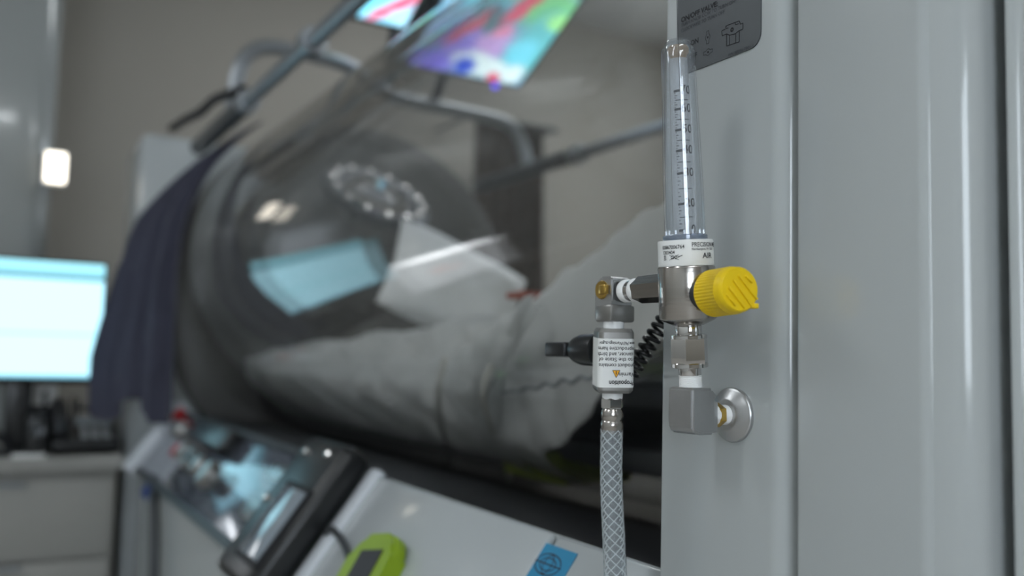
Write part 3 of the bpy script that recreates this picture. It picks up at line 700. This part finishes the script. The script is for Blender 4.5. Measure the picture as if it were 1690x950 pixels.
for a, c in mid:
    py = (a+c)/2; r = trad(py); f = on_cyl(r+.0001, 0); h = HP(py)
    for k in range(8): stroke(b2, [((-11+22*k/8)*K, h), ((-11+22*(k+1)/8)*K, h)], 1.3*K, f)
    for q in (.25, .75, .12, .37, .62, .88):
        h2 = HP(a+(c-a)*q); stroke(b2, [(-12*K, h2), (-(7.5 if q in (.25, .75) else 10)*K, h2)], 1.3*K, f)
b.build('scale_numbers', ink, fm, fix=False); b2.build('scale_marks', ink, fm, fix=False)['kind'] = 'stuff'
# label band
B().lathe(L_([(45, 439), (45.3, 437), (45.3, 399), (44.5, 397), (30, 396.5)]), AB, az, 64, ex=ax_).build('label_band', label_white, fm)
b = B(); RB = 45.3*K; f0_ = on_cyl(RB+.0001, 0)
def bt(s, cx, py, size, al='CENTER', bold=0, sq=1, bb=None):
    h = HP(py)
    lay(bb or b, text_mesh(s, size*K, al, bold*K, sq), lambda x, y: f0_(x+cx*K, h+y))
bt('00867006764', -51, 408.5, 8.6, 'LEFT', .08, .86)
bt('1203404', -51, 417, 8.2, 'LEFT', .05, .86)
bt('PRECISION MEDICAL', 1, 406, 10.2, 'LEFT', .08, .82)
bt('Northampton, PA 18067', 1, 413, 5.2, 'LEFT', .05, .84)
bt('AIR', 30, 424, 12.5, bold=.2, sq=1.12)
bt('O2', -28, 425, 9)
h = HP(425)
stroke(b, [(-36*K, h-4*K), (-20*K, h+4*K)], .8*K, f0_); stroke(b, [(-36*K, h+4*K), (-20*K, h-4*K)], .8*K, f0_); stroke(b, [(-22*K, h), (-14*K, h+3*K)], 1.2*K, f0_)
for i in range(3): stroke(b, [(-48*K, h+(3-3*i)*K), (-43*K, h+(3-3*i)*K)], 1.4*K, f0_)
b.build('label_lettering', ink, fm, fix=False)
# body and lower fittings
B().lathe(L_([(20, 537), (25, 536.2), (43, 528), (46, 525.5), (47, 524), (47, 442), (46, 440), (43, 439.5)]), AB, az, 64, ex=ax_).build('body', nickel, fm)
B().lathe(L_([(21, 556), (22, 554), (22, 538), (20, 535)]), AB, az, 40, ex=ax_).build('neck', chrome, fm)
hx = B()
hx.lathe(L_([(28, 606), (30, 605), (30, 599), (28.5, 598)]), AB, az, 40, ex=ax_); hx.lathe(L_([(28.5, 559), (30, 558), (30, 552.5), (28, 551.5)]), AB, az, 40, ex=ax_)
hx.lathe(L_([(30.5, 600), (31.5, 597), (31.5, 561), (30.5, 557)]), AB, az, 6, ex=ax_, a0=math.radians(9))
hx.build('hex_nut', chrome, fm, 30)
B().lathe(L_([(18, 622), (18.5, 620), (18.5, 604)]), AB, az, 40, ex=ax_).build('lower_neck', chrome, fm)
tp = []
for py in range(640, 619, -2): tp += [(18.2, py), (18.8, py-.6), (18.8, py-1.4)]
B().lathe(L_(tp), AB, az, 32, ex=ax_).build('thread_tape', ptfe, fm)
# yellow knob along -Y, outlet along +Y
BC = AX(487); KY = V((-.15, -.985, .03)).normalized()
kd0 = WX(1177, 484, BC.x).y; kd1 = WX(1227, 478, BC.x).y
kb = BC.copy(); kb.y = kd0; kl = (kd0-kd1)*1.06
KX = V((0, 0, 1)).cross(KY).normalized()*1.0; KZ = KY.cross(KX).normalized(); fl = (kb, KX, KZ, KY)
b = B(); R0 = .0153; n_r = 44; rings = []
def kr(h, r, dep):
    out = []
    for i in range(n_r*4):
        a = 2*PI*i/(n_r*4); rr = r-(dep if i % 4 in (0,) else (dep*.35 if i % 4 in (1, 3) else 0)); out.append(b.b.verts.new(kb+fl[1]*rr*math.cos(a)+fl[2]*rr*math.sin(a)+fl[3]*h))
    return out
ks = [kr(0, R0*.97, .0), kr(.001, R0, .0), kr(.0018, R0*1.0, .0009), kr(kl*.74, R0*.985, .0009), kr(kl*.76, R0*.985, 0), kr(kl*.80, R0*.95, 0), kr(kl*.82, R0*.95, 0), kr(kl*.95, R0*.93, 0), kr(kl, R0*.86, 0)]
for a_, c_ in zip(ks, ks[1:]):
    for i in range(len(a_)): b.face([a_[i], a_[(i+1) % len(a_)], c_[(i+1) % len(c_)], c_[i]])
b.face(ks[0][::-1]); b.face(ks[-1])
kn = b.build('knob', yellow, fm, 50); kn['label'] = 'yellow ribbed control knob'
def kf(x, y, h): return kb+KX*x+KZ*y+KY*(kl+h)
for (x0, z0, x1, z1, w) in ((-.0085, .001, .0035, -.0115, .0016), (-.005, .0055, .009, -.0105, .0015), (-.001, .0085, .0125, -.0058, .0015), (.004, .0085, .0090, .0045, .0014), (-.0105, -.0035, -.0035, -.0105, .0012)):
    l = math.hypot(x1-x0, z1-z0); d = (KX*(x1-x0)+KZ*(z1-z0))/l; nrm = (KX*-(z1-z0)+KZ*(x1-x0))/l
    B().box((0, -w/2, -.001), (l, w/2, .0013), .0004, 2, (kf(x0, z0, 0), d, nrm, KY)).build('raised_rib', yellow, kn)
B().box((-.0018, -.0016, -.004), (.0018, .0016, .0016), .0006, 2, (kf(.0112, -.0098, 0), KX, KZ, KY)).build('pointer_lug', yellow, kn)
B().cyl(V((BC.x, BC.y, BC.z)), kb+V((0, .0002, 0)), .0118, seg=32).build('knob_stem', steel_dark, fm)

# ---------------------------------------------------------------- outlet elbow
yat = lambda px, py=480: WX(px, py, BC.x).y
ZO = WX(1070, 477, BC.x).z
oc = lambda y: V((BC.x, y, ZO))
oe = thing('outlet_elbow', 'grey metal elbow with brass plug at the left of flowmeter', 'elbow', oc(yat(1010)))
y1, y2, y3, y4, y5 = yat(1091), yat(1056), yat(1050), yat(1031), yat(1008)
B().cyl(oc(y1-.012), oc(y2), .0102, .0098, 6, a0=.3).build('outlet_nut', nickel, oe)
B().cyl(oc(y1-.02), oc(y1+.004), .0085, seg=20).build('outlet_stem', nickel, oe)
B().lathe([(.0080, 0), (.0087, .001), (.0087, .006), (.008, .007)], oc(y2-.001), V((0, 1, 0)), 28).build('thread_tape', ptfe, oe)
B().cyl(oc(y2+.003), oc(y4), .0077, seg=28).build('threaded_end', chrome, oe)
B().lathe([(.0080, 0), (.0085, .001), (.0085, .0055), (.008, .007)], oc(y4-.007), V((0, 1, 0)), 28).build('thread_tape', ptfe, oe)
VD = .407
EC = V((BC.x, yat(1012), ZO))
VT = WX(1013, 527, BC.x)
b = B()
poly = [(-.0112, .0085), (-.0085, .0108), (.004, .0115), (.0110, .0060), (.0112, -.0195), (.0095, -.0205), (-.0095, -.0205), (-.0105, -.0085)]
b.prism([EC+V((-.0095, u_, v_)) for u_, v_ in poly], V((.019, 0, 0)))
bmesh.ops.bevel(b.b, geom=b.b.edges[:], offset=.0015, segments=2, affect='EDGES')
b.build('body', anodized, oe)
B().box((-.0112, -.0125, -.0225), (.0112, .0075, -.0100), .0018, 2, (EC, V((1, 0, 0)), V((0, 1, 0)), V((0, 0, 1)))).build('lower_block', grey_alloy, oe)
pg = B().lathe([(.0070, 0), (.0070, .0016), (.0064, .0024), (.0, .0024)], EC+V((-.0088, .001, .0012)), V((-1, 0, 0)), 24).build('brass_plug', brass, oe)
B().box((-.0042, -.0034, 0), (.0034, .0034, .0040), .0006, 2, (EC+V((-.0102, -.0040, .0010)), V((0, 1, 0)), V((0, 0, 1)), V((-1, 0, 0)))).build('square_head', brass, pg)

# ---------------------------------------------------------------- shutoff valve
VC = WX(1012, 594, BC.x); vd = VC.dot(fw); K2 = vd/F
VA, VB = W(1013, 525, vd), W(1009.5, 712, vd)
vz = (VA-VB).normalized(); vl = (VA-VB).length
vh = lambda py: (712-py)/187*vl
vx = (cr-vz*cr.dot(vz)).normalized(); vy = vz.cross(vx)
VX_ = lambda px, py, d=0: VB+vz*vh(py)+vx*((px-(1009.5+3.5*(712-py)/187))*K2)-(-vy)*0+vy*d
sv = thing('shutoff_valve', 'small square shutoff valve with black lever and inverted white warning label', 'valve', VB)
L2 = lambda rows: [(r*K2, vh(py)) for r, py in rows]
b = B(); sq = B()
def rsq(a, r, n=6):
    out = []
    for cx, cy, s in ((a-r, a-r, 0), (-(a-r), a-r, 90), (-(a-r), -(a-r), 180), (a-r, -(a-r), 270)):
        out += [(cx+r*math.cos(math.radians(s+90*i/n)), cy+r*math.sin(math.radians(s+90*i/n))) for i in range(n+1)]
    return out
VROT = math.radians(5)
def vsec(sz, rr, py): return [VB+vz*vh(py)+(vx*(x*math.cos(VROT)-y*math.sin(VROT))+vy*(x*math.sin(VROT)+y*math.cos(VROT)))*K2 for x, y in rsq(sz, rr)]
def loft(secs, m, name, par, ang=30):
    bb = B(); rs = [[bb.b.verts.new(p) for p in s] for s in secs]; n = len(rs[0])
    for a, c in zip(rs, rs[1:]):
        for i in range(n): bb.face([a[i], a[(i+1) % n], c[(i+1) % n], c[i]])
    bb.face(rs[0][::-1]); bb.face(rs[-1]); return bb.build(name, m, par, ang)
loft([vsec(26, 9, 646), vsec(29.5, 10, 641), vsec(29.5, 10, 547), vsec(26, 9, 541)], grey_alloy, 'body', sv)
loft([vsec(30.1, 10.3, 636), vsec(30.1, 10.3, 557)], label_white, 'warning_label', sv)
# wrap position on the rounded square: parameter along the outline, 0 = centre of the face towards the viewer
def vwrap(x, y):
    """x to the right along the skin (metres), y up"""
    A, r = 30.1*K2+.00012, 10.3*K2; half = A-r
    def loc(q):
        sg = 1 if q >= 0 else -1; q = abs(q)
        if q <= half: return sg*q, -A
        q -= half
        if q <= r*PI/2: th = q/r; return sg*(half+r*math.sin(th)), -(half+r*math.cos(th))
        q -= r*PI/2; return sg*A, -half+q
    px, py = loc(x); return VB+vz*y+vx*(px*math.cos(VROT)-py*math.sin(VROT))+vy*(px*math.sin(VROT)+py*math.cos(VROT))
b = B(); OFF = 2.5*K2
def vfit(t_, xr, py, size, width, bold=0):
    d = text_mesh(t_, size*K2, 'LEFT', bold*K2); wd0 = max(v[0] for v in d[0]); k_ = width*K2/wd0; h = vh(py)
    lay(b, d, lambda x, y: vwrap(xr*K2-x*k_, h-y))
for t_, xr, py, size, wdt, bo in (('Proposition', 30, 628, 10.5, 42, .3), ('Warning', 35, 614.5, 9.5, 36, .15), ('product contains', 31, 600, 9, 61, .1), ('n to the State of', 34, 590.5, 9, 64, .1),
                                  ('e cancer, and birth', 34, 582, 9, 66, .1), ('reproductive harm', 32, 573, 9, 64, .1), ('www.P65Warnings.ca.gov', 33, 564, 7.6, 62, .1)): vfit(t_, xr, py, size, wdt, bo)
b.build('warning_lettering', ink, sv, fix=False)
b = B(); tri = lambda s, e: [b.b.verts.new(vwrap(OFF+(-3+dx*s)*K2, vh(613.5+dy*s)) + (-vy)*e) for dx, dy in ((-6.2, -5.5), (6.2, -5.5), (0, 6.5))]
b.face(tri(1, .00005)); b.build('warning_triangle', amber, sv, fix=False)
b = B(); stroke(b, [(OFF+(-3)*K2, vh(609)), (OFF-3*K2, vh(615))], 1.4*K2, lambda x, y: vwrap(x, y)-vy*.0001)
for a_ in range(3):
    q = [(-6.2, -5.5), (6.2, -5.5), (0, 6.5)]; (xa, ya), (xb, yb) = q[a_], q[(a_+1) % 3]
    stroke(b, [(OFF+(-3+xa)*K2, vh(613.5+ya)), (OFF+(-3+xb)*K2, vh(613.5+yb))], .8*K2, lambda x, y: vwrap(x, y)-vy*.0001)
b.build('triangle_mark', ink, sv, fix=False)
B().lathe(L2([(16, 545), (17, 540), (17, 528), (16, 525)]), VB, vz, 30, ex=vx).build('upper_tape', ptfe, sv)
B().lathe(L2([(16, 658), (17, 655), (17, 645), (16, 642)]), VB, vz, 30, ex=vx).build('lower_tape', ptfe, sv)
B().lathe(L2([(18.5, 641), (20, 638)]), VB, vz, 30, ex=vx).build('lower_collar', chrome, sv)
# black lever knob along +Y
lv = V((VC.x, 0, WX(985, 577, BC.x).z)); ya, yb_, yc, yd = yat(990, 577), yat(972, 577), yat(944, 577), yat(916, 577)
kk = B().lathe([(.0122, 0), (.0126, .003), (.0122, (yc-ya)*.55), (.0105, (yc-ya)*.75), (.0070, (yc-ya)*.96), (.006, (yc-ya))], V((lv.x, ya, lv.z)), V((0, 1, 0)), 36).build('lever_knob', black_plastic, sv)
B().box((lv.x-.0105, yc-.004, lv.z-.0058), (lv.x+.0105, yd, lv.z+.0058), .0018, 3).build('lever_blade', black_plastic, kk)

# ---------------------------------------------------------------- braided hose
ho = thing('braided_hose', 'clear braided hose hanging from the shutoff valve', 'hose', VB)
B().lathe(L2([(17.5, 673), (19, 671), (19, 658), (17.5, 655.5)]), VB, vz, 6, ex=(vx*math.cos(.25)+vy*math.sin(.25))).build('hex_nut', chrome, ho, 25)
B().lathe(L2([(16.5, 714), (18, 708), (18.6, 700), (17.6, 695), (16.2, 693), (17.8, 690), (18.4, 683), (17.4, 677), (15, 674), (14, 671)]), VB, vz, 32, ex=vx).build('crimp_ferrule', nickel, ho)
ctrl = [(1009.5, 708), (1009, 740), (1008.5, 780), (1010, 830), (1013, 890), (1016, 950), (1017, 1010), (1016, 1080), (1012, 1200), (1000, 1400)]
hp = smooth([W(x, y, vd-.00003*max(0, y-760)) for x, y in ctrl], 3)
# resample
ds = [0]
for a, c in zip(hp, hp[1:]): ds.append(ds[-1]+(c-a).length)
def at(s):
    s = min(max(s, 0), ds[-1]-1e-6)
    for i in range(len(ds)-1):
        if ds[i+1] >= s: return hp[i].lerp(hp[i+1], (s-ds[i])/(ds[i+1]-ds[i]))
NS = 120
pts = [at(ds[-1]*i/NS) for i in range(NS+1)]
RH = 18.8*K2
def pipe_ring(path, ro, ri, name, m):
    bb = B(); bb.tube(path, ro, 28, cap=False); bb.tube(path, ri, 28, cap=False); return bb.build(name, m, ho)
pipe_ring(pts, RH, RH*.985, 'hose_jacket', hose_clear)
b = B(); RBR = RH*.93; pitch = 104*K2; NT = 6
hl = 330*K2                                  # braid strands
steps = int(ds[-1]/(pitch/16))
for sgn in (1, -1):
    for k in range(NT):
        pa = []
        for i in range(steps):
            s = ds[-1]*i/(steps-1); c = at(s); t = (at(s+.001)-at(s-.001)).normalized()
            xx = (vx-t*vx.dot(t)).normalized(); yy = t.cross(xx); a = sgn*2*PI*s/pitch+2*PI*k/NT
            pa.append(c+(xx*math.cos(a)+yy*math.sin(a))*RBR)
        b.tube(pa, .95*K2, 5)
b.build('braid', braid, ho)['kind'] = 'stuff'
B().tube(pts, RH*.55, 16).build('hose_core', clear('hose_core', (.75, .78, .8), .1, .04, .35, (.5, .53, .55)), ho)

# ---------------------------------------------------------------- inlet elbow with wall flange
ie = thing('inlet_elbow', 'matte grey block elbow on a round wall flange under flowmeter', 'elbow', WX(1211, 683, XP))
FC = WX(1211, 684, XP)
B().lathe([(0, .0078), (.0098, .0078), (.0112, .0075), (.0165, .0036), (.0180, .0030), (.0186, .0022), (.0186, .0), (0, .0)], FC, V((-1, 0, 0)), 56, close=False).build('flange', anodized, ie, 25)
xe = AB.x
EX0 = AB.x+.0110
B().cyl(FC, V((EX0-.002, FC.y, FC.z)), .0068, seg=24).build('nipple', ptfe, ie)
B().lathe([(.0068, 0), (.0082, .0009), (.0082, .0046), (.0068, .0055)], V((FC.x-.0125, FC.y, FC.z)), V((-1, 0, 0)), 6, ex=V((0, .9, .44)).normalized()).build('brass_nut', brass, ie, 25)
# block elbow: vertical leg under the flowmeter, stub towards the flange
b = B()
cx0, cx1 = AB.x-.0125, AB.x+.0070; zt = AB.z+.0006; zb = FC.z-.0122
prof_ = [(cx0, zt), (cx0, zb+.006)] + [(cx0+.006-.006*math.cos(math.radians(a)), zb+.006-.006*math.sin(math.radians(a))) for a in (30, 60, 90)] + [(cx1+.001, zb), (cx1+.001, FC.z+.0095), (cx1-.0005, FC.z+.013), (cx1-.0005, zt)]
b.prism([V((x, FC.y-.0125, z)) for x, z in prof_], V((0, .025, 0)))
bmesh.ops.bevel(b.b, geom=b.b.edges[:], offset=.0018, segments=3, affect='EDGES')
b.build('elbow_block', anodized, ie)
B().box((cx1-.004, FC.y-.0090, zb+.0010), (cx1+.0066, FC.y+.0090, FC.z+.0095), .0015, 2).build('elbow_stub', anodized, ie)
